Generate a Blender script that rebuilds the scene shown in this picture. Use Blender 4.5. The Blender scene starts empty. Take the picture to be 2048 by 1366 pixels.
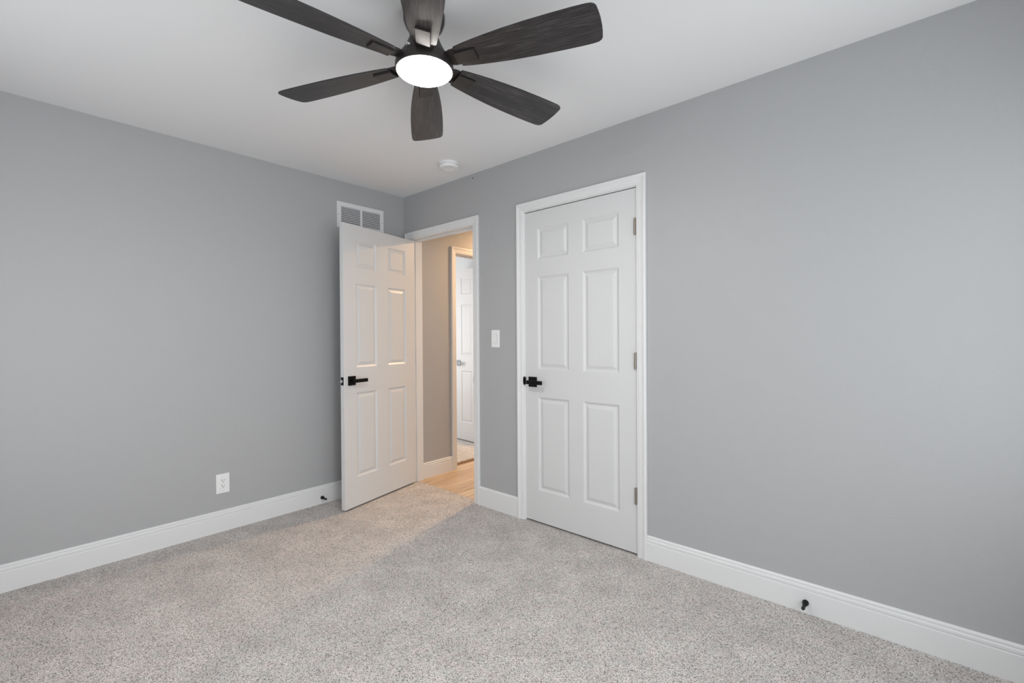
import bpy, bmesh, math, random
from mathutils import Matrix, Vector

# ------------------------------------------------------------------ camera, sky, exposure
scene = bpy.context.scene
C = scene.collection
R = math.radians

cam_data = bpy.data.cameras.new('camera')
cam = bpy.data.objects.new('camera', cam_data)
C.objects.link(cam)
cam_data.sensor_fit = 'HORIZONTAL'
cam_data.sensor_width = 36.0
cam_data.lens = 929.284 * 36.0 / 2048.0
cam_data.clip_start = 0.02
yaw, pitch, roll = 0.7244346798, -0.0072724365, -0.0061665246
fw = Vector((-math.sin(yaw)*math.cos(pitch), math.cos(yaw)*math.cos(pitch), math.sin(pitch)))
rt0 = Vector((math.cos(yaw), math.sin(yaw), 0)); up0 = rt0.cross(fw)
rt = math.cos(roll)*rt0 + math.sin(roll)*up0
up = -math.sin(roll)*rt0 + math.cos(roll)*up0
M = Matrix(((rt.x, up.x, -fw.x, 3.358935), (rt.y, up.y, -fw.y, -2.396491), (rt.z, up.z, -fw.z, 1.221915), (0, 0, 0, 1)))
cam.matrix_world = M
scene.camera = cam

scene.view_settings.view_transform = 'Standard'
scene.view_settings.look = 'None'
scene.view_settings.gamma = 1.0
scene.view_settings.use_curve_mapping = False
scene.view_settings.exposure = 0.10

SKY = 1.0
world = bpy.data.worlds.new('overcast_sky'); scene.world = world
world.use_nodes = True
nt = world.node_tree; nt.nodes.clear()
wo = nt.nodes.new('ShaderNodeOutputWorld'); bg = nt.nodes.new('ShaderNodeBackground')
tc = nt.nodes.new('ShaderNodeTexCoord'); sp = nt.nodes.new('ShaderNodeSeparateXYZ'); rp = nt.nodes.new('ShaderNodeValToRGB')
nt.links.new(tc.outputs['Generated'], sp.inputs[0])
mr = nt.nodes.new('ShaderNodeMapRange'); mr.inputs[1].default_value = -1; mr.inputs[2].default_value = 1
nt.links.new(sp.outputs[2], mr.inputs[0]); nt.links.new(mr.outputs[0], rp.inputs[0])
e = rp.color_ramp.elements
e[0].position = 0.0; e[0].color = (.62, .64, .66, 1)
e[1].position = 1.0; e[1].color = (.92, .96, 1.0, 1)
x = e.new(.49); x.color = (.66, .68, .70, 1)
x = e.new(.52); x.color = (1.0, 1.0, 1.0, 1)
nt.links.new(rp.outputs[0], bg.inputs[0]); bg.inputs[1].default_value = SKY
nt.links.new(bg.outputs[0], wo.inputs[0])
scene.cycles.max_bounces = 10
scene.cycles.diffuse_bounces = 6
scene.cycles.sample_clamp_indirect = 6.0

H = 2.44            # ceiling height
XE, YS = 3.95, -2.9 # extents of the bedroom

def daylight(name, loc, rot, sx, sy, energy, color=(.925, .97, 1.0)):
    """Daylight coming in at a window opening."""
    d = bpy.data.lights.new(name, 'AREA'); d.shape = 'RECTANGLE'; d.size = sx; d.size_y = sy
    d.energy = energy; d.color = color
    o = bpy.data.objects.new(name, d); C.objects.link(o); o.location = loc; o.rotation_euler = rot
    return o
# bedroom windows: two on the wall opposite wall_left, one on the wall behind the camera
W1 = dict(c=-2.00, w=1.40, z0=.12, z1=2.05)   # in wall_beside (x = XE), along y
W4 = dict(c=-.70, w=.90, z0=.65, z1=2.05)     # in wall_beside, nearer the closet wall
W2 = dict(c=1.25, w=1.50, z0=.65, z1=2.05)    # in wall_behind (y = YS), along x
W3 = dict(c=-1.55, w=1.40, z0=.60, z1=2.05)    # in wall_far_near (y = WT), along x
def zc(w): return (w['z0']+w['z1'])/2
daylight('daylight_beside', (XE-.02, W1['c'], zc(W1)), (0, R(90), 0), W1['z1']-W1['z0'], W1['w'], 30)
daylight('daylight_beside_shaded', (XE-.02, W4['c'], zc(W4)), (0, R(90), 0), W4['z1']-W4['z0'], W4['w'], 7.5)
daylight('daylight_behind', (W2['c'], YS+.02, zc(W2)), (R(90), 0, 0), W2['w'], W2['z1']-W2['z0'], 8.5)
daylight('daylight_far_room', (W3['c'], .135, zc(W3)), (R(90), 0, 0), W3['w'], W3['z1']-W3['z0'], 24, (1.0, 1.0, 1.0))

# ------------------------------------------------------------------ materials
def new_mat(name):
    m = bpy.data.materials.new(name); m.use_nodes = True
    return m, m.node_tree, m.node_tree.nodes['Principled BSDF']

def simple(name, col, rough=.5, metal=0.0, bump=None, coat=0.0):
    m, t, b = new_mat(name)
    b.inputs['Base Color'].default_value = (*col, 1)
    b.inputs['Roughness'].default_value = rough
    b.inputs['Metallic'].default_value = metal
    if coat: b.inputs['Coat Weight'].default_value = coat
    if bump:
        sc, st, dist = bump
        tcn = t.nodes.new('ShaderNodeTexCoord'); n = t.nodes.new('ShaderNodeTexNoise'); bp = t.nodes.new('ShaderNodeBump')
        n.inputs['Scale'].default_value = sc; n.inputs['Detail'].default_value = 3
        bp.inputs['Strength'].default_value = st; bp.inputs['Distance'].default_value = dist
        t.links.new(tcn.outputs['Object'], n.inputs['Vector']); t.links.new(n.outputs['Fac'], bp.inputs['Height'])
        t.links.new(bp.outputs[0], b.inputs['Normal'])
    return m

M_WALL = simple('gray_wall_paint', (.397, .400, .408), .55, bump=(140, .10, .004))
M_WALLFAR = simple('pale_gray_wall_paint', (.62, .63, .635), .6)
M_CEIL = simple('white_ceiling_paint', (.79, .793, .80), .8, bump=(90, .08, .004))
M_TRIM = simple('white_trim_paint', (.72, .722, .725), .35)
M_DOOR = simple('white_door_paint', (.63, .632, .635), .38, bump=(60, .03, .002))
M_BLACK = simple('matte_black_metal', (.0035, .0035, .004), .42, .2); M_BLACK.node_tree.nodes['Principled BSDF'].inputs['Specular IOR Level'].default_value = .22
M_BRONZE = simple('dark_bronze_metal', (.042, .037, .035), .40, .6)
M_NICKEL = simple('satin_nickel', (.30, .265, .225), .5, .75)
M_CHROME = simple('brushed_chrome', (.36, .37, .39), .3, 1.0)
M_BRIGHT = simple('bright_chrome', (.85, .85, .86), .25, 1.0)
M_STEEL = simple('latch_steel', (.38, .38, .38), .45, 1.0)
M_PLASTIC = simple('white_plastic', (.80, .80, .80), .4)
M_VENT = simple('white_enamel', (.72, .725, .735), .4)
M_LOUVER = simple('gray_white_enamel', (.56, .565, .58), .45)
M_BEZEL = simple('gray_gap_shade_and_nail', (.42, .42, .42), .5)  # paints the shaded gap round the rocker; plain gray on one nail head
M_DARK = simple('painted_cavity_shade', (.05, .05, .055), .8)  # shade inside the duct and socket holes, put into the colour
M_RUBBER = simple('black_rubber', (.012, .012, .012), .7)
M_OUT = simple('exterior_siding', (.5, .5, .5), .9)
M_STRIP = simple('brown_edge_strip', (.30, .18, .09), .5)

def carpet_mat(name, tint=(1, 1, 1)):
    m, t, b = new_mat(name)
    L = t.links
    tcn = t.nodes.new('ShaderNodeTexCoord')
    mp = t.nodes.new('ShaderNodeMapping'); L.new(tcn.outputs['Object'], mp.inputs[0])
    # slight warp so that the tufts do not look like cells
    wn = t.nodes.new('ShaderNodeTexNoise'); wn.inputs['Scale'].default_value = 160; wn.inputs['Detail'].default_value = 2
    L.new(mp.outputs[0], wn.inputs['Vector'])
    mx = t.nodes.new('ShaderNodeVectorMath'); mx.operation = 'MULTIPLY_ADD'
    mx.inputs[1].default_value = (.005, .005, 0)
    L.new(wn.outputs['Color'], mx.inputs[0]); L.new(mp.outputs[0], mx.inputs[2])
    v = t.nodes.new('ShaderNodeTexVoronoi'); v.inputs['Scale'].default_value = 430; v.voronoi_dimensions = '2D'
    L.new(mx.outputs[0], v.inputs['Vector'])
    s = t.nodes.new('ShaderNodeSeparateColor'); L.new(v.outputs['Color'], s.inputs[0])
    r = t.nodes.new('ShaderNodeValToRGB'); r.color_ramp.interpolation = 'LINEAR'
    el = r.color_ramp.elements
    T = lambda c: (c[0]*tint[0], c[1]*tint[1], c[2]*tint[2], 1)
    el[0].position = 0; el[0].color = T((.12, .10, .09))
    el[1].position = 1; el[1].color = T((.86, .83, .80))
    for pos, c in ((.12, (.165, .145, .138)), (.20, (.39, .358, .347)), (.36, (.525, .49, .476)), (.62, (.64, .604, .587)), (.88, (.73, .695, .675))):
        n = el.new(pos); n.color = T(c)
    L.new(s.outputs[0], r.inputs[0])
    # hue drift: some tufts pinkish, some greenish gray, in patches
    hn = t.nodes.new('ShaderNodeTexNoise'); hn.inputs['Scale'].default_value = 22; hn.inputs['Detail'].default_value = 3
    L.new(mp.outputs[0], hn.inputs['Vector'])
    hr = t.nodes.new('ShaderNodeValToRGB'); hr.color_ramp.elements[0].position = .35; hr.color_ramp.elements[1].position = .65
    hr.color_ramp.elements[0].color = (.97, 1.0, .985, 1); hr.color_ramp.elements[1].color = (1.025, .99, .98, 1)
    L.new(hn.outputs['Fac'], hr.inputs[0])
    mm = t.nodes.new('ShaderNodeMix'); mm.data_type = 'RGBA'; mm.blend_type = 'MULTIPLY'; mm.inputs[0].default_value = 1
    L.new(r.outputs[0], mm.inputs[6]); L.new(hr.outputs[0], mm.inputs[7])
    # pile leaning different ways: broad soft patches
    bn = t.nodes.new('ShaderNodeTexNoise'); bn.inputs['Scale'].default_value = 5.5; bn.inputs['Detail'].default_value = 4
    L.new(mp.outputs[0], bn.inputs['Vector'])
    br = t.nodes.new('ShaderNodeMapRange'); br.inputs[1].default_value = .3; br.inputs[2].default_value = .7
    br.inputs[3].default_value = .90; br.inputs[4].default_value = 1.11
    L.new(bn.outputs['Fac'], br.inputs[0])
    m2 = t.nodes.new('ShaderNodeVectorMath'); m2.operation = 'SCALE'
    L.new(mm.outputs[2], m2.inputs[0]); L.new(br.outputs[0], m2.inputs['Scale'])
    L.new(m2.outputs[0], b.inputs['Base Color'])
    b.inputs['Roughness'].default_value = 1.0
    b.inputs['Specular IOR Level'].default_value = .05
    bp = t.nodes.new('ShaderNodeBump'); bp.inputs['Strength'].default_value = .5; bp.inputs['Distance'].default_value = .004
    ad = t.nodes.new('ShaderNodeMath'); ad.operation = 'SUBTRACT'; ad.inputs[0].default_value = 1
    L.new(v.outputs['Distance'], ad.inputs[1]); L.new(ad.outputs[0], bp.inputs['Height'])
    L.new(bp.outputs[0], b.inputs['Normal'])
    return m
M_CARPET = carpet_mat('speckled_gray_beige_carpet')
M_CARPET2 = carpet_mat('pale_speckled_carpet', (1.08, 1.1, 1.1))

def plank_mat():
    m, t, b = new_mat('light_oak_planks'); L = t.links
    tcn = t.nodes.new('ShaderNodeTexCoord')
    mp = t.nodes.new('ShaderNodeMapping'); mp.inputs['Rotation'].default_value = (0, 0, R(90)); L.new(tcn.outputs['Object'], mp.inputs[0])
    br = t.nodes.new('ShaderNodeTexBrick'); br.inputs['Scale'].default_value = 1
    br.inputs['Brick Width'].default_value = 1.2; br.inputs['Row Height'].default_value = .15; br.inputs['Mortar Size'].default_value = .0012
    br.inputs['Color1'].default_value = (.57, .44, .30, 1); br.inputs['Color2'].default_value = (.68, .56, .42, 1); br.inputs['Mortar'].default_value = (.30, .20, .11, 1)
    br.offset = .37
    L.new(mp.outputs[0], br.inputs['Vector'])
    m3 = t.nodes.new('ShaderNodeMapping'); m3.inputs['Scale'].default_value = (3, 34, 1); L.new(mp.outputs[0], m3.inputs[0])
    n = t.nodes.new('ShaderNodeTexNoise'); n.inputs['Scale'].default_value = 1; n.inputs['Detail'].default_value = 5; n.inputs['Distortion'].default_value = .6
    L.new(m3.outputs[0], n.inputs['Vector'])
    r = t.nodes.new('ShaderNodeValToRGB'); r.color_ramp.elements[0].position = .3; r.color_ramp.elements[1].position = .7
    r.color_ramp.elements[0].color = (.72, .66, .60, 1); r.color_ramp.elements[1].color = (1.08, 1.06, 1.04, 1)
    L.new(n.outputs['Fac'], r.inputs[0])
    mm = t.nodes.new('ShaderNodeMix'); mm.data_type = 'RGBA'; mm.blend_type = 'MULTIPLY'; mm.inputs[0].default_value = 1
    L.new(br.outputs['Color'], mm.inputs[6]); L.new(r.outputs[0], mm.inputs[7]); L.new(mm.outputs[2], b.inputs['Base Color'])
    b.inputs['Roughness'].default_value = .42
    return m
M_PLANK = plank_mat()

def blade_mat():
    m, t, b = new_mat('weathered_dark_gray_wood'); L = t.links
    tcn = t.nodes.new('ShaderNodeTexCoord'); oi = t.nodes.new('ShaderNodeObjectInfo')
    cb = t.nodes.new('ShaderNodeCombineXYZ'); ml = t.nodes.new('ShaderNodeMath'); ml.operation = 'MULTIPLY'; ml.inputs[1].default_value = 40
    L.new(oi.outputs['Random'], ml.inputs[0]); L.new(ml.outputs[0], cb.inputs[2])
    ad = t.nodes.new('ShaderNodeVectorMath'); ad.operation = 'ADD'
    L.new(tcn.outputs['Object'], ad.inputs[0]); L.new(cb.outputs[0], ad.inputs[1])
    # swirl around knots
    wv = t.nodes.new('ShaderNodeTexNoise'); wv.inputs['Scale'].default_value = 7; wv.inputs['Detail'].default_value = 1
    L.new(ad.outputs[0], wv.inputs['Vector'])
    ma = t.nodes.new('ShaderNodeVectorMath'); ma.operation = 'MULTIPLY_ADD'; ma.inputs[1].default_value = (.0, .012, 0)
    L.new(wv.outputs['Color'], ma.inputs[0]); L.new(ad.outputs[0], ma.inputs[2])
    mp = t.nodes.new('ShaderNodeMapping'); mp.inputs['Scale'].default_value = (9, 330, 1); L.new(ma.outputs[0], mp.inputs[0])
    n = t.nodes.new('ShaderNodeTexNoise'); n.inputs['Scale'].default_value = 1; n.inputs['Detail'].default_value = 6; n.inputs['Roughness'].default_value = .65
    L.new(mp.outputs[0], n.inputs['Vector'])
    r = t.nodes.new('ShaderNodeValToRGB'); el = r.color_ramp.elements
    el[0].position = .32; el[0].color = (.0045, .0040, .0043, 1); el[1].position = .72; el[1].color = (.088, .076, .077, 1)
    k = el.new(.5); k.color = (.019, .0168, .0174, 1)
    L.new(n.outputs['Fac'], r.inputs[0])
    # broad bands along the blade
    m4 = t.nodes.new('ShaderNodeMapping'); m4.inputs['Scale'].default_value = (3, 26, 1); L.new(ma.outputs[0], m4.inputs[0])
    n2 = t.nodes.new('ShaderNodeTexNoise'); n2.inputs['Scale'].default_value = 1; n2.inputs['Detail'].default_value = 3
    L.new(m4.outputs[0], n2.inputs['Vector'])
    r2 = t.nodes.new('ShaderNodeMapRange'); r2.inputs[1].default_value = .3; r2.inputs[2].default_value = .7; r2.inputs[3].default_value = .6; r2.inputs[4].default_value = 1.35
    L.new(n2.outputs['Fac'], r2.inputs[0])
    # pale saw marks across the grain
    m5 = t.nodes.new('ShaderNodeMapping'); m5.inputs['Scale'].default_value = (120, 14, 1); L.new(ad.outputs[0], m5.inputs[0])
    n3 = t.nodes.new('ShaderNodeTexNoise'); n3.inputs['Scale'].default_value = 1; n3.inputs['Detail'].default_value = 2
    L.new(m5.outputs[0], n3.inputs['Vector'])
    r3 = t.nodes.new('ShaderNodeMapRange'); r3.inputs[1].default_value = .64; r3.inputs[2].default_value = .80; r3.inputs[3].default_value = 1; r3.inputs[4].default_value = 1.9
    L.new(n3.outputs['Fac'], r3.inputs[0])
    mu = t.nodes.new('ShaderNodeMath'); mu.operation = 'MULTIPLY'; L.new(r2.outputs[0], mu.inputs[0]); L.new(r3.outputs[0], mu.inputs[1])
    sc = t.nodes.new('ShaderNodeVectorMath'); sc.operation = 'SCALE'; L.new(r.outputs[0], sc.inputs[0]); L.new(mu.outputs[0], sc.inputs['Scale'])
    L.new(sc.outputs[0], b.inputs['Base Color']); b.inputs['Roughness'].default_value = .34; b.inputs['Specular IOR Level'].default_value = .55
    bp = t.nodes.new('ShaderNodeBump'); bp.inputs['Strength'].default_value = .25; bp.inputs['Distance'].default_value = .002
    L.new(n.outputs['Fac'], bp.inputs['Height']); L.new(bp.outputs[0], b.inputs['Normal'])
    return m
M_BLADE = blade_mat()
M_EDGE = simple('dark_blade_edge', (.018, .017, .018), .5)

def emit_mat(name, col, strength):
    m, t, b = new_mat(name)
    b.inputs['Base Color'].default_value = (.9, .9, .9, 1)
    b.inputs['Emission Color'].default_value = (*col, 1); b.inputs['Emission Strength'].default_value = strength
    return m
M_LAMP = emit_mat('lit_fan_diffuser', (1.0, .965, .91), 112.0)
M_HALLAMP = emit_mat('lit_hall_shade', (1.0, .63, .34), 660.0)

def glass_mat():
    m = bpy.data.materials.new('window_glass'); m.use_nodes = True; t = m.node_tree; t.nodes.clear()
    o = t.nodes.new('ShaderNodeOutputMaterial'); mix = t.nodes.new('ShaderNodeMixShader'); a = t.nodes.new('ShaderNodeBsdfTransparent'); g = t.nodes.new('ShaderNodeBsdfGlossy')
    g.inputs['Roughness'].default_value = .02; mix.inputs[0].default_value = .06
    t.links.new(a.outputs[0], mix.inputs[1]); t.links.new(g.outputs[0], mix.inputs[2]); t.links.new(mix.outputs[0], o.inputs[0])
    return m
M_GLASS = glass_mat()

# ------------------------------------------------------------------ mesh helpers
class MB:
    def __init__(s): s.bm = bmesh.new()
    def box(s, a, b, mat=None, mi=0):
        xs = sorted((a[0], b[0])); ys = sorted((a[1], b[1])); zs = sorted((a[2], b[2]))
        v = [s.bm.verts.new(Vector((x, y, z)) if mat is None else mat @ Vector((x, y, z))) for x in xs for y in ys for z in zs]
        for f in ((0, 1, 3, 2), (4, 6, 7, 5), (0, 4, 5, 1), (2, 3, 7, 6), (0, 2, 6, 4), (1, 5, 7, 3)):
            s.bm.faces.new([v[i] for i in f]).material_index = mi
        return s
    def lathe(s, prof, n=48, mat=None, smooth=True):
        """profile of (r, z) turned about z"""
        rings = []
        for r, z in prof:
            if r < 1e-6: rings.append([s.bm.verts.new(Vector((0, 0, z)) if mat is None else mat @ Vector((0, 0, z)))])
            else:
                rings.append([s.bm.verts.new((lambda q: q if mat is None else mat @ q)(Vector((r*math.cos(2*math.pi*i/n), r*math.sin(2*math.pi*i/n), z)))) for i in range(n)])
        for a, b in zip(rings, rings[1:]):
            for i in range(n):
                j = (i+1) % n
                if len(a) == 1 and len(b) == 1: continue
                if len(a) == 1: vs = [a[0], b[i], b[j]]
                elif len(b) == 1: vs = [a[i], a[j], b[0]]
                else: vs = [a[i], a[j], b[j], b[i]]
                s.bm.faces.new(vs).smooth = smooth
        for ring in (rings[0], rings[-1]):
            if len(ring) > 1: s.bm.faces.new(ring)
        return s
    def prism(s, poly, to3, t0, t1, smooth=False):
        """closed 2D polygon extruded from t0 to t1; to3(u, v, t) -> point"""
        a = [s.bm.verts.new(to3(u, v, t0)) for u, v in poly]; b = [s.bm.verts.new(to3(u, v, t1)) for u, v in poly]
        n = len(poly)
        for i in range(n): s.bm.faces.new([a[i], a[(i+1) % n], b[(i+1) % n], b[i]])
        s.bm.faces.new(a); s.bm.faces.new(b)
        return s
    def build(s, name, mat, parent=None, loc=None, bevel=0.0, mats=None, rot=None, seg=2, smooth=False):
        bmesh.ops.recalc_face_normals(s.bm, faces=s.bm.faces[:])
        me = bpy.data.meshes.new(name); s.bm.to_mesh(me); s.bm.free()
        for m in (mats or [mat]): me.materials.append(m)
        if smooth:
            for p in me.polygons: p.use_smooth = True
        if any(p.use_smooth for p in me.polygons): me.set_sharp_from_angle(angle=R(38))
        o = bpy.data.objects.new(name, me); C.objects.link(o)
        if parent is not None: o.parent = parent
        if loc is not None: o.location = loc
        if rot is not None: o.rotation_euler = rot
        if bevel:
            md = o.modifiers.new('bevel', 'BEVEL'); md.width = bevel; md.segments = seg; md.limit_method = 'ANGLE'; md.angle_limit = R(60)
        return o

def tag(o, label, cat, kind=None, group=None):
    o['label'] = label; o['category'] = cat
    if kind: o['kind'] = kind
    if group: o['group'] = group
    return o
def struct(o, label=None, cat=None):
    o['kind'] = 'structure'
    if label: o['label'] = label
    if cat: o['category'] = cat
    return o
def empty(name, loc, label, cat, group=None, rot=(0, 0, 0)):
    o = bpy.data.objects.new(name, None); C.objects.link(o); o.location = loc; o.rotation_euler = rot
    o.empty_display_size = .1
    return tag(o, label, cat, None, group)

def wall_box(name, axis, c0, c1, a0, a1, z0, z1, holes, mat, label):
    """wall slab: thick from c0 to c1 along axis, running a0..a1, with rectangular holes (a, a, z, z)"""
    mb = MB()
    P = (lambda c, a, z: (c, a, z)) if axis == 'x' else (lambda c, a, z: (a, c, z))
    xs = sorted({a0, a1, *[h[0] for h in holes], *[h[1] for h in holes]})
    zs = sorted({z0, z1, *[h[2] for h in holes if h[2] > z0], *[h[3] for h in holes]})
    bm = mb.bm; vc = {}
    def V(c, i, k):
        key = (c, i, k)
        if key not in vc: vc[key] = bm.verts.new(P((c0, c1)[c], xs[i], zs[k]))
        return vc[key]
    def solid(i, k):
        if i < 0 or k < 0 or i >= len(xs)-1 or k >= len(zs)-1: return False
        mx, mz = (xs[i]+xs[i+1])/2, (zs[k]+zs[k+1])/2
        return not any(h[0] < mx < h[1] and h[2] < mz < h[3] for h in holes)
    for i in range(len(xs)-1):
        for k in range(len(zs)-1):
            if not solid(i, k): continue
            for c in (0, 1): bm.faces.new([V(c, i, k), V(c, i+1, k), V(c, i+1, k+1), V(c, i, k+1)])
            for di, dk, q in ((-1, 0, ((i, k), (i, k+1))), (1, 0, ((i+1, k), (i+1, k+1))), (0, -1, ((i, k), (i+1, k))), (0, 1, ((i, k+1), (i+1, k+1)))):
                if not solid(i+di, k+dk):
                    bm.faces.new([V(0, *q[0]), V(0, *q[1]), V(1, *q[1]), V(1, *q[0])])
    return struct(mb.build(name, mat), label, 'wall')

# ------------------------------------------------------------------ the room shell
WT = .115
mb = MB().box((-.06, YS-.15, -.10), (XE+.15, .045, 0))
struct(mb.build('floor', M_CARPET), 'speckled gray beige carpet covering the bedroom floor', 'floor')
mb = MB().box((-.02, .045, -.10), (1.10, 3.3, -.012))
struct(mb.build('floor_hall', M_PLANK), 'light oak plank floor of the hallway beyond the open door', 'floor')
mb = MB().box((-3.1, WT, -.10), (-.078, 1.7, .004))
struct(mb.build('floor_far', M_CARPET2, bevel=.006), 'pale carpet of the room across the hallway', 'floor')
mb = MB().box((-.078, .54, -.10), (-.02, 1.33, -.0125)).box((-.078, .54, -.0125), (-.055, 1.33, -.006))
struct(mb.build('trim_4', M_STRIP), 'brown transition strip at the edge of the far carpet', 'trim')
mb = MB().box((1.10, WT, -.10), (2.5, .80, 0))
struct(mb.build('floor_closet', M_CARPET), 'carpet inside the closet', 'floor')

struct(MB().box((-.12, YS-.15, H), (XE+.15, 0, H+.12)).build('ceiling', M_CEIL), 'smooth white bedroom ceiling', 'ceiling')
struct(MB().box((-3.2, 0, H), (XE+.15, 3.4, H+.12)).build('ceiling_hall', M_CEIL), 'white ceiling over the hallway and far room', 'ceiling')

E_X0, E_X1, HEAD = .088, .862, 2.065       # entry casing opening
K_X0, K_X1 = 1.352, 2.168                  # closet casing opening
wall_box('wall_left', 'x', -.12, 0, YS-.15, 0, 0, H, [], M_WALL, 'plain gray wall left of the corner, with the vent and outlet')
wall_box('wall_right', 'y', 0, WT, -.12, XE+.15, -.02, H, [(E_X0-.012, E_X1+.012, -.02, HEAD+.012), (K_X0-.012, K_X1+.012, -.02, HEAD+.012)], M_WALL, 'gray wall right of the corner holding the doorway and closet')
wall_box('wall_beside', 'x', XE, XE+.15, YS-.15, 0, 0, H, [(W['c']-W['w']/2, W['c']+W['w']/2, W['z0'], W['z1']) for W in (W1, W4)], M_WALL, 'gray window wall out of frame on the right')
wall_box('wall_behind', 'y', YS-.15, YS, 0, XE, 0, H, [(W2['c']-W2['w']/2, W2['c']+W2['w']/2, W2['z0'], W2['z1'])], M_WALL, 'gray window wall behind the camera')
HX = .055                                  # face of the hall's left wall
F_Y0, F_Y1, F_HEAD = .536, 1.325, 2.025    # opening of the doorway across the hall
wall_box('wall_hall_left', 'x', -.06, HX, WT, 3.3, -.02, H, [(F_Y0-.012, F_Y1+.012, -.02, F_HEAD+.012)], M_WALL, 'hallway wall seen through the open door')
wall_box('wall_hall_right', 'x', 1.0, 1.10, WT, 3.3, -.02, H, [], M_WALL, 'right wall of the hallway')
wall_box('wall_hall_end', 'y', 3.3, 3.4, -.06, 1.10, -.02, H, [], M_WALL, 'end wall of the hallway')
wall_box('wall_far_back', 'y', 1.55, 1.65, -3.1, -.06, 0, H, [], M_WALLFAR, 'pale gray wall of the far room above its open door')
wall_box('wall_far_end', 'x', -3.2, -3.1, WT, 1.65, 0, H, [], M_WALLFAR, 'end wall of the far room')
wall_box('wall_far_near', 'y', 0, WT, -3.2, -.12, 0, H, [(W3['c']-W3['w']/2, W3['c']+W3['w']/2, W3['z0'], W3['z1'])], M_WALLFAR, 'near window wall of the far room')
wall_box('wall_closet_back', 'y', .75, .80, 1.10, 2.5, 0, H, [], M_WALL, 'back wall inside the closet')
wall_box('wall_closet_side', 'x', 2.45, 2.5, WT, .75, 0, H, [], M_WALL, 'side wall inside the closet')

# windows (out of frame): frame, sash rails, glass
def window(n, axis, c, thick, W, label):
    P = (lambda a, d, z: (c+d*thick, a, z)) if axis == 'x' else (lambda a, d, z: (a, c+d*thick, z))
    a0, a1, z0, z1 = W['c']-W['w']/2, W['c']+W['w']/2, W['z0'], W['z1']
    mb = MB()
    for q in (((a0, .02, z0), (a0+.04, .09, z1)), ((a1-.04, .02, z0), (a1, .09, z1)), ((a0+.04, .02, z0), (a1-.04, .09, z0+.04)), ((a0+.04, .02, z1-.04), (a1-.04, .09, z1)), ((a0+.04, .03, (z0+z1)/2-.02), (a1-.04, .07, (z0+z1)/2+.02))):
        mb.box(P(*q[0]), P(*q[1]))
    o = struct(mb.build('window_%d' % n, M_TRIM), label, 'window')
    MB().box(P(a0+.04, .048, z0+.04), P(a1-.04, .052, z1-.04)).build('pane', M_GLASS, o)
    mb = MB()
    for q in (((a0-.06, -.015, z0-.02), (a0, 0, z1+.06)), ((a1, -.015, z0-.02), (a1+.06, 0, z1+.06)), ((a0, -.015, z1), (a1, 0, z1+.06)), ((a0-.08, -.04, z0-.045), (a1+.08, 0, z0-.02))):
        mb.box(P(*q[0]), P(*q[1]))
    mb.build('window_casing', M_TRIM, o)
window(1, 'x', XE, 1, W1, 'white double hung window of the wall out of frame right')
window(4, 'x', XE, 1, W4, 'narrower white window of the wall out of frame right')
window(2, 'y', YS, -1, W2, 'white double hung window behind the camera')
window(3, 'y', WT, -1, W3, 'white double hung window of the far room')

# ------------------------------------------------------------------ casings and jambs
CASE = [(0, 0), (0, .0075), (.003, .0095), (.009, .0095), (.011, .0115), (.020, .0125), (.032, .0130), (.036, .0150), (.040, .0150), (.043, .0175), (.048, .0185), (.054, .0182), (.057, .0165), (.057, 0)]
def casing(mb, u0, u1, zt, zb, to3):
    rings = []
    for (cu, cz, su, sz) in ((u0, zb, -1, 0), (u0, zt, -1, 1), (u1, zt, 1, 1), (u1, zb, 1, 0)):
        rings.append([mb.bm.verts.new(to3(cu+su*o, t, cz+sz*o)) for o, t in CASE])
    n = len(CASE)
    for a, b in zip(rings, rings[1:]):
        for i in range(n-1): mb.bm.faces.new([a[i], a[i+1], b[i+1], b[i]])
    mb.bm.faces.new(rings[0]); mb.bm.faces.new(rings[-1])
onB = lambda u, t, z: (u, -t, z)           # on wall_right, standing out into the bedroom
onBh = lambda u, t, z: (u, WT+t, z)        # its hall side
onHall = lambda u, t, z: (HX+t, u, z)      # on the hall's left wall
onFar = lambda u, t, z: (-.06-t, u, z)

def door_frame(n, u0, u1, zt, zb, near, far, deep, label, stop, stop_at):
    mb = MB(); casing(mb, u0, u1, zt, zb, near)
    o = struct(mb.build('trim_%d' % n, M_TRIM), label, 'trim')
    if far is not None:
        mb = MB(); casing(mb, u0, u1, zt, zb, far); mb.build('casing_far_side', M_TRIM, o)
    mb = MB()
    rv = .005
    mb.box(deep(u0-.012, 0, zb), deep(u0+rv, WT, zt+.012)).box(deep(u1-rv, 0, zb), deep(u1+.012, WT, zt+.012)).box(deep(u0+rv, 0, zt-rv), deep(u1-rv, WT, zt+.012))
    mb.build('jamb', M_TRIM, o, bevel=.001)
    if stop:
        a, b = stop_at; q = .011
        mb = MB().box(deep(u0+rv, a, zb), deep(u0+rv+q, b, zt-rv)).box(deep(u1-rv-q, a, zb), deep(u1-rv, b, zt-rv)).box(deep(u0+rv+q, a, zt-rv-q), deep(u1-rv-q, b, zt-rv))
        mb.build('stop_molding', M_TRIM, o, bevel=.0015)
    return o
deepB = lambda u, d, z: (u, d, z)
deepH = lambda u, d, z: (HX-d, u, z)
T1 = door_frame(1, E_X0, E_X1, HEAD, -.012, onB, onBh, deepB, 'white molded casing around the open bedroom doorway', True, (.042, .075))
T2 = door_frame(2, K_X0, K_X1, HEAD, 0, onB, None, deepB, 'white molded casing around the closed closet door', True, (.042, .075))
T3 = door_frame(3, F_Y0, F_Y1, F_HEAD, -.012, onHall, onFar, deepH, 'warm lit white casing around the doorway across the hallway', True, (.035, .068))

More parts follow.
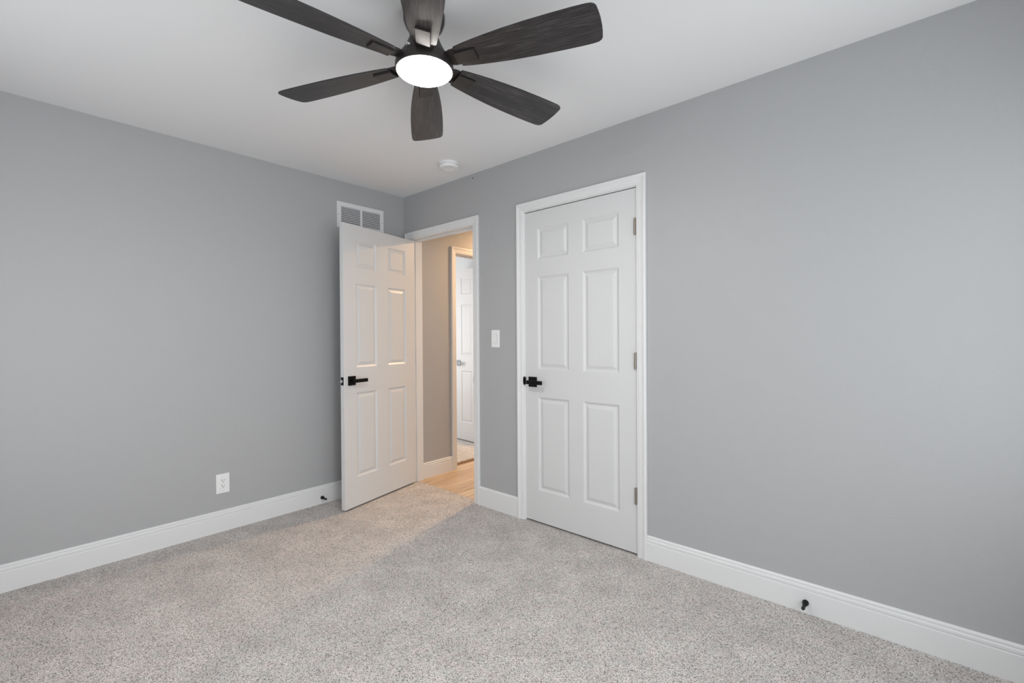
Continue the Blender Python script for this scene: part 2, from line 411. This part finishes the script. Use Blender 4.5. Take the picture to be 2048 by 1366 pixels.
# strike plates
def strike(parent, x, z):
    mb = MB()
    pts = [(0, -.029)]+[(-.014*math.cos(t)**.6 if math.cos(t) > 0 else 0, .029*math.sin(t)) for t in [R(-78+12*i) for i in range(14)]]+[(0, .029)]
    mb.prism(pts, lambda u, v, t: (x+u, t, z+v), -.0135, -.0105)
    mb.box((x-.002, -.0115, z-.024), (x+.0005, .001, z+.024))
    s = mb.build('strike_plate', M_BLACK, parent); s['label'] = 'black strike plate'
strike(T2, 1.361, .936)
mb = MB()
pts = [(0, -.028)]+[(.006*math.cos(t), .028*math.sin(t)) for t in [R(-75+15*i) for i in range(11)]]+[(0, .028)]
mb.prism([(u, v) for u, v in pts], lambda u, v, t: (.8565-u*.3, t, .916+v), -.003, .030)
s = mb.build('strike_plate', M_BLACK, T1); s['label'] = 'black strike plate'

# ------------------------------------------------------------------ baseboards
BASE = [(0, 0), (.0145, 0), (.0145, .097), (.0135, .0995), (.0105, .1005), (.0105, .1035), (.0135, .1055), (.0135, .1150), (.0120, .1185), (.0085, .1200), (.0085, .1225), (.0105, .1245), (.0100, .1300), (.0065, .1345), (0, .1352)]
PLAIN = [(0, 0), (.0145, 0), (.0145, .124), (.0125, .130), (.0070, .1345), (0, .1352)]
def base(name, prof, to3, a, b, label, zo=0):
    return struct(MB().prism(prof, lambda u, v, t: to3(t, u, v+zo), a, b).build(name, M_TRIM), label, 'baseboard')
base('baseboard_left', BASE, lambda t, u, v: (u, t, v), YS, -.0, 'white molded baseboard along the left wall')
base('baseboard_middle', PLAIN, lambda t, u, v: (t, -u, v), E_X1+.057, K_X0-.057, 'short plain white baseboard between the doorway and closet casings')
base('baseboard_right', BASE, lambda t, u, v: (t, -u, v), K_X1+.057, XE, 'white molded baseboard along the right wall')
base('baseboard_hall', BASE, lambda t, u, v: (HX+u, t, v), WT, F_Y0-.057, 'warm lit white baseboard in the hallway', -.012)
base('baseboard_beside', BASE, lambda t, u, v: (XE-u, t, v), YS, -.015, 'white baseboard of the window wall out of frame')
base('baseboard_behind', BASE, lambda t, u, v: (t, YS+u, v), .015, XE-.015, 'white baseboard behind the camera')
base('baseboard_far', BASE, lambda t, u, v: (t, 1.55-u, v), -3.1, -.06, 'white baseboard in the far room')

# ------------------------------------------------------------------ six panel doors
PANEL = [(0, 0), (.003, .0015), (.013, .0085), (.017, .0090), (.021, .0080), (.036, .0025), (.039, .0020)]
def door_leaf(name, W, Hd, T, stile, mull, label, parent=None):
    pw = (W-2*stile-mull)/2
    xs = [0, stile, stile+pw, stile+pw+mull, W-stile, W]
    zs = [0, .208, .823, 1.004, 1.613, 1.727, 1.929, Hd]
    mb = MB(); bm = mb.bm
    for side in (0, 1):
        Y = lambda d: d if side == 0 else T-d
        vc = {}
        def V(i, k):
            if (i, k) not in vc: vc[(i, k)] = bm.verts.new((xs[i], Y(0), zs[k]))
            return vc[(i, k)]
        for i in range(5):
            for k in range(7):
                loop = [V(i, k), V(i+1, k), V(i+1, k+1), V(i, k+1)]
                if i in (1, 3) and k in (1, 3, 5):
                    for ins, d in PANEL[1:]:
                        nl = [bm.verts.new((xs[i]+ins, Y(d), zs[k]+ins)), bm.verts.new((xs[i+1]-ins, Y(d), zs[k]+ins)), bm.verts.new((xs[i+1]-ins, Y(d), zs[k+1]-ins)), bm.verts.new((xs[i]+ins, Y(d), zs[k+1]-ins))]
                        for q in range(4): bm.faces.new([loop[q], loop[(q+1) % 4], nl[(q+1) % 4], nl[q]])
                        loop = nl
                bm.faces.new(loop)
        if side == 0: v0 = dict(vc)
        else:
            for i in range(5):
                for k in (0, 7): bm.faces.new([v0[(i, k)], v0[(i+1, k)], vc[(i+1, k)], vc[(i, k)]])
            for k in range(7):
                for i in (0, 5): bm.faces.new([v0[(i, k)], v0[(i, k+1)], vc[(i, k+1)], vc[(i, k)]])
    o = mb.build(name, M_DOOR, parent)
    md = o.modifiers.new('bevel', 'BEVEL'); md.width = .0015; md.segments = 2; md.limit_method = 'ANGLE'; md.angle_limit = R(80)
    return struct(o, label, 'door')

def lever(door, x, z, yface, out, along, mat, finish, length=.107):
    """square rosette lever; out = +-1 along local y, along = +-1 along local x"""
    mb = MB()
    y = lambda d: yface+out*d
    mb.lathe([(0, 0), (.0105, 0), (.0105, .048), (0, .048)], 20, Matrix.Translation((x, yface, z)) @ Matrix.Rotation(R(-90*out), 4, 'X'))
    mb.box((x-along*.016, y(.040), z-.0125), (x+along*length, y(.053), z+.0125))
    h = mb.build('door_handle', mat, door, bevel=.0015); h['label'] = finish+' lever handle'
    r = MB().box((x-.033, y(0), z-.033), (x+.033, y(.009), z+.033)).build('rosette', mat, h, bevel=.0015)
    return h

def hinge(door, x, y, z, h, mat, leaf=None):
    mb = MB(); n = 5; seg = h/n
    for k in range(n):
        mb.lathe([(0, k*seg+.0002), (.0070, k*seg+.0002), (.0070, (k+1)*seg-.0002), (0, (k+1)*seg-.0002)], 20, Matrix.Translation((x, y, z-h/2)))
    if leaf: mb.box((x+leaf[0], y+leaf[1], z-h/2), (x+leaf[2], y+leaf[3], z+h/2))
    o = mb.build('hinge', mat, door)
    MB().lathe([(0, 0), (.0052, .0), (.0052, .003), (.003, .0045), (0, .005)], 12, Matrix.Translation((x, y, z+h/2))).build('hinge_pin', mat, o)
    o['label'] = 'brownish metal hinge'
    return o

# bedroom door, opened into the room almost back to the left wall
d1 = door_leaf('door_1', .762, 2.032, .035, .114, .121, 'white six panel door standing open against the left wall')
d1.location = (.104, -.004, .0125); d1.rotation_euler = (0, 0, R(-76.64))
lever(d1, .762-.067, .912, .035, 1, -1, M_BLACK, 'black', .108)
lever(d1, .762-.067, .912, 0, -1, -1, M_BLACK, 'black', .108)
lp = MB().box((.7605, .005, .884), (.7635, .030, .941)).build('latch_plate', M_BLACK, d1, bevel=.0006); lp['label'] = 'black latch plate'
lb = MB().prism([(0, -.006), (.011, -.006), (.004, .006), (0, .006)], lambda u, v, t: (.7635+u, .0175+v, .912+t), -.009, .009).build('latch_bolt', M_STEEL, lp)
for zc in (.322, 1.020, 1.825): hinge(d1, -.004, -.003, zc, .089, M_NICKEL, (.0035, .003, .0055, .030))

# closet door, closed; local y = 0 is the bedroom face
d2 = door_leaf('door_2', .809, 2.043, .035, .109, .104, 'white six panel closet door, closed')
d2.location = (1.3555, .002, .0115)
lever(d2, .066, .920, 0, -1, 1, M_BLACK, 'black')
for zc in (.322, 1.076, 1.826): hinge(d2, .8035, -.0068, zc, .090, M_NICKEL)

# door of the far room, seen across the hall
d3 = door_leaf('door_3', .762, 2.025, .035, .114, .121, 'bright white six panel door open in the room across the hallway')
d3.location = (-.127, 1.337, .016); d3.rotation_euler = (0, 0, R(180-5))
lever(d3, .762-.067, .912, .035, 1, -1, M_CHROME, 'chrome', .10)
lever(d3, .762-.067, .912, 0, -1, -1, M_CHROME, 'chrome', .10)

# ------------------------------------------------------------------ ceiling fan
fan = empty('ceiling_fan', (1.957, -1.298, H), 'dark six blade ceiling fan with a round lit lamp, flush under the ceiling', 'ceiling fan')
MB().lathe([(0, 0), (.072, 0), (.077, -.008), (.076, -.030), (.068, -.052), (.055, -.066), (.0, -.066)], 64).build('canopy', M_BRONZE, fan)
MB().lathe([(0, -.060), (.050, -.062), (.050, -.085), (.057, -.100), (.066, -.122), (.079, -.146), (.092, -.165), (.099, -.180), (.099, -.206), (0, -.206)], 64).build('motor_housing', M_BRONZE, fan)
MB().lathe([(.0990, -.182), (.1050, -.186), (.1080, -.194), (.1080, -.209), (.1060, -.2165), (.1035, -.2170), (.1020, -.2150), (.1010, -.205)], 72).build('light_ring', M_BRONZE, fan)
df = MB().lathe([(0, -.2070), (.1005, -.2070), (.1012, -.2170), (.1000, -.2200), (.094, -.2240), (.080, -.2268), (.050, -.2290), (.025, -.2298), (0, -.2300)], 64).build('light_diffuser', M_LAMP, fan); df['label'] = 'glowing round white diffuser'
for k in range(3):  # polished discs for bright marks of unclear nature on the housing
    a = R(283+120*k)
    MB().lathe([(0, 0), (.0080, 0), (.0080, .003), (.006, .0045), (0, .005)], 24, Matrix.Translation((.0885*math.cos(a), .0885*math.sin(a), -.162)) @ Matrix.Rotation(a, 4, 'Z') @ Matrix.Rotation(R(124), 4, 'Y')).build('bright_housing_disc', M_BRIGHT, fan)

def blade_outline():
    up_ = [(.1385, .040), (.142, .0445), (.170, .0495), (.215, .0560), (.275, .0632), (.335, .0688), (.420, .0742), (.510, .0772), (.580, .0785), (.625, .0778), (.641, .0755), (.651, .0700), (.656, .0620), (.6595, .040), (.6615, .018)]
    return up_ + [(r, -w) for r, w in reversed(up_)]
def make_blade():
    mb = MB(); mb.prism(blade_outline(), lambda u, v, t: (u, v, t), -.003, .003)
    for f in mb.bm.faces:
        if len(f.verts) == 4: f.material_index = 1
    b = mb.build('fan_blade', None, fan, mats=[M_BLADE, M_EDGE], bevel=.0012)
    mb = MB()
    # clamp plate under the blade root and the arm back to the hub
    mb.prism([(.1345, -.0250), (.2140, -.0265), (.2140, .0265), (.1345, .0250)], lambda u, v, t: (u, v, t), -.0115, -.0031)
    mb.prism([(.070, -.026), (.095, -.028), (.118, -.030), (.150, -.030), (.150, .030), (.118, .030), (.095, .028), (.070, .026)], lambda u, v, t: (u, v, t), .0031, .0080)
    mb.prism([(.070, -.026), (.095, -.028), (.118, -.036), (.1365, -.037), (.1365, .037), (.118, .036), (.095, .028), (.070, .026)], lambda u, v, t: (u, v, t), -.0010, .0040)
    br = mb.build('blade_bracket', M_BRONZE, b, bevel=.0015); br['label'] = 'dark bronze blade bracket'
    return b, br
b0, br0 = make_blade()
PITCH = -11.54
for k in range(6):
    if k == 0: b = b0
    else:
        b = b0.copy(); C.objects.link(b); b.parent = fan
        q = br0.copy(); C.objects.link(q); q.parent = b
    b.location = (0, 0, -.190)
    b.rotation_mode = 'QUATERNION'
    b.rotation_quaternion = (Matrix.Rotation(R(20.82+60*k), 4, 'Z') @ Matrix.Rotation(R(PITCH), 4, 'X')).to_quaternion()

# ------------------------------------------------------------------ smoke detector
sd = empty('smoke_detector', (.889, -.256, H), 'round white smoke detector on the ceiling near the corner', 'smoke detector')
MB().lathe([(0, 0), (.068, 0), (.069, -.004), (.069, -.011), (.067, -.014), (0, -.014)], 48).build('mounting_base', M_PLASTIC, sd)
MB().lathe([(0, -.014), (.060, -.014), (.060, -.0175), (.064, -.0185), (.0645, -.028), (.061, -.034), (.052, -.037), (.045, -.0375), (.043, -.0365), (.020, -.0375), (0, -.038)], 48).build('detector_cover', M_PLASTIC, sd)
MB().lathe([(0, -.0370), (.007, -.0370), (.007, -.0395), (0, -.040)], 20, Matrix.Translation((.012, .026, 0))).build('test_button', M_VENT, sd)

# ------------------------------------------------------------------ return air vent on wall_left (local: x = out of the wall, y along, z up)
vent = empty('air_vent', (0, -.410, 2.181), 'white louvered air vent high on the left wall above the open door', 'air vent')
hw, hh = .2035, .100
ib = .0325
mb = MB()
for a, b in (((0, -hw, -hh), (.006, -hw+ib, hh)), ((0, hw-ib, -hh), (.006, hw, hh)), ((0, -hw+ib, -hh), (.006, hw-ib, -hh+.034)), ((0, -hw+ib, hh-.034), (.006, hw-ib, hh)), ((0, -.0085, -hh+.034), (.006, .0085, hh-.034))):
    mb.box(a, b)
mb.build('vent_frame', M_VENT, vent)
cav = MB().box((.0004, -hw+ib, -hh+.034), (.0010, hw-ib, hh-.034)).build('duct_shade_sheet', M_DARK, vent); cav['label'] = 'dark sheet painted as the shade of the duct behind the louvers'  # flat sheet on the uncut wall, its colour standing for duct shade
for s in (-1, 1):
    y0, y1 = (-hw+ib, -.0085) if s < 0 else (.0085, hw-ib)
    mb = MB(); nsl = 10; zz0, zz1 = -hh+.034, hh-.034; step = (zz1-zz0)/nsl
    for i in range(nsl):
        zc = zz1-step*(i+.5)
        mb.prism([(.0012, zc+.0046), (.0022, zc+.0050), (.0058, zc-.0040), (.0048, zc-.0046)], lambda u, v, t: (u, t, v), y0, y1)
    mb.build('louver_panel', M_LOUVER, vent)
for y in (-.193, .190):
    MB().lathe([(0, 0), (.0042, 0), (.0035, .0015), (0, .002)], 14, Matrix.Translation((.006, y, -.001)) @ Matrix.Rotation(R(90), 4, 'Y')).build('vent_screw', M_STEEL, vent)

# ------------------------------------------------------------------ outlet and light switch
out = empty('wall_outlet', (0, -1.4045, .3045), 'white power outlet low on the left wall above the baseboard', 'outlet')
MB().prism([(-.0385, -.062), (.0385, -.062), (.0385, .062), (-.0385, .062)], lambda u, v, t: (t, u, v), 0, .0055).build('cover_plate', M_PLASTIC, out, bevel=.003)
rc = MB().box((.0055, -.0168, -.0335), (.0072, .0168, .0335)).build('receptacle', M_PLASTIC, out, bevel=.0006)
for zc in (.0165, -.0165):
    mb = MB()
    mb.box((.0071, -.0078, zc+.0005), (.00745, -.0052, zc+.0095)).box((.0071, .0054, zc+.0015), (.00745, .0076, zc+.0085))
    mb.lathe([(0, 0), (.0030, 0), (.0030, .0003), (0, .0003)], 14, Matrix.Translation((.0071, 0, zc-.0065)) @ Matrix.Rotation(R(90), 4, 'Y'))
    q = mb.build('socket_slots', M_DARK, rc); q['label'] = 'socket slots with their inner shade painted dark'  # flat shapes on the face, hole shade painted in
for zc in (.0485, -.0485):
    MB().lathe([(0, 0), (.0028, 0), (.002, .0008), (0, .001)], 12, Matrix.Translation((.0055, 0, zc)) @ Matrix.Rotation(R(90), 4, 'Y')).build('plate_screw', M_VENT, out)

sw = empty('light_switch', (1.0845, 0, 1.2185), 'white rocker light switch on the wall between the doorway and closet', 'light switch')
MB().prism([(-.0395, -.062), (.0395, -.062), (.0395, .062), (-.0395, .062)], lambda u, v, t: (u, -t, v), 0, .0055).build('cover_plate', M_PLASTIC, sw, bevel=.003)
fr = MB().box((-.0168, -.0063, -.0335), (.0168, -.0055, .0335)).build('switch_bezel', M_BEZEL, sw)  # darker colour imitates the shadow line around the rocker
MB().prism([(-.0322, .0060), (-.0322, .0070), (0, .0073), (.0322, .0088), (.0322, .0060)], lambda u, v, t: (t, -v, u), -.0157, .0157).build('rocker', M_PLASTIC, sw)
for zc in (.0485, -.0485):
    MB().lathe([(0, 0), (.0028, 0), (.002, .0008), (0, .001)], 12, Matrix.Translation((0, -.0055, zc)) @ Matrix.Rotation(R(90), 4, 'X')).build('plate_screw', M_VENT, sw)

# ------------------------------------------------------------------ door stops on the baseboards
def door_stop(loc, rot, label):
    o = empty('door_stop', loc, label, 'door stop', None, rot)   # local z points out of the board
    MB().lathe([(0, 0), (.0125, 0), (.0130, .004), (.0120, .010), (.0105, .017), (.0083, .027), (.0065, .037), (.0052, .048), (0, .048)], 32).build('stop_stem', M_BLACK, o)
    MB().lathe([(0, .047), (.0062, .047), (.0070, .050), (.0070, .062), (.0058, .065), (0, .0655)], 24).build('rubber_tip', M_RUBBER, o)
    return o
door_stop((.0145, -.757, .047), (0, R(90), 0), 'black door stop on the left baseboard, just beside the open door')
door_stop((2.971, -.0145, .048), (R(90), 0, 0), 'black door stop on the right baseboard')

# nail heads left in the wall
nl = MB().lathe([(0, 0), (.0042, 0), (.0042, .003), (.002, .0045), (0, .0048)], 14, Matrix.Translation((.8615, 0, 2.407)) @ Matrix.Rotation(R(90), 4, 'X')).build('wall_nail', M_RUBBER)
tag(nl, 'tiny black nail head in the right wall just under the ceiling', 'nail')

nl = MB().lathe([(0, 0), (.0030, 0), (.0030, .001), (0, .0016)], 12, Matrix.Translation((2.2325, 0, 1.879)) @ Matrix.Rotation(R(90), 4, 'X')).build('wall_nail', M_BEZEL)
tag(nl, 'tiny gray nail head beside the upper right of the closet casing', 'nail')

# ------------------------------------------------------------------ hall ceiling lamp (out of frame, its light falls through the doorway)
hl = empty('ceiling_light', (.53, 1.40, H), 'small flush ceiling lamp in the hallway, out of sight above the doorway', 'ceiling light')
MB().lathe([(0, 0), (.095, 0), (.095, -.030), (.090, -.046), (.082, -.050), (.078, -.046), (.078, -.010), (0, -.010)], 48).build('lamp_base', M_PLASTIC, hl)
MB().lathe([(0, -.030), (.0775, -.030), (.0775, -.042), (.060, -.045), (0, -.046)], 40).build('lamp_shade', M_HALLAMP, hl)
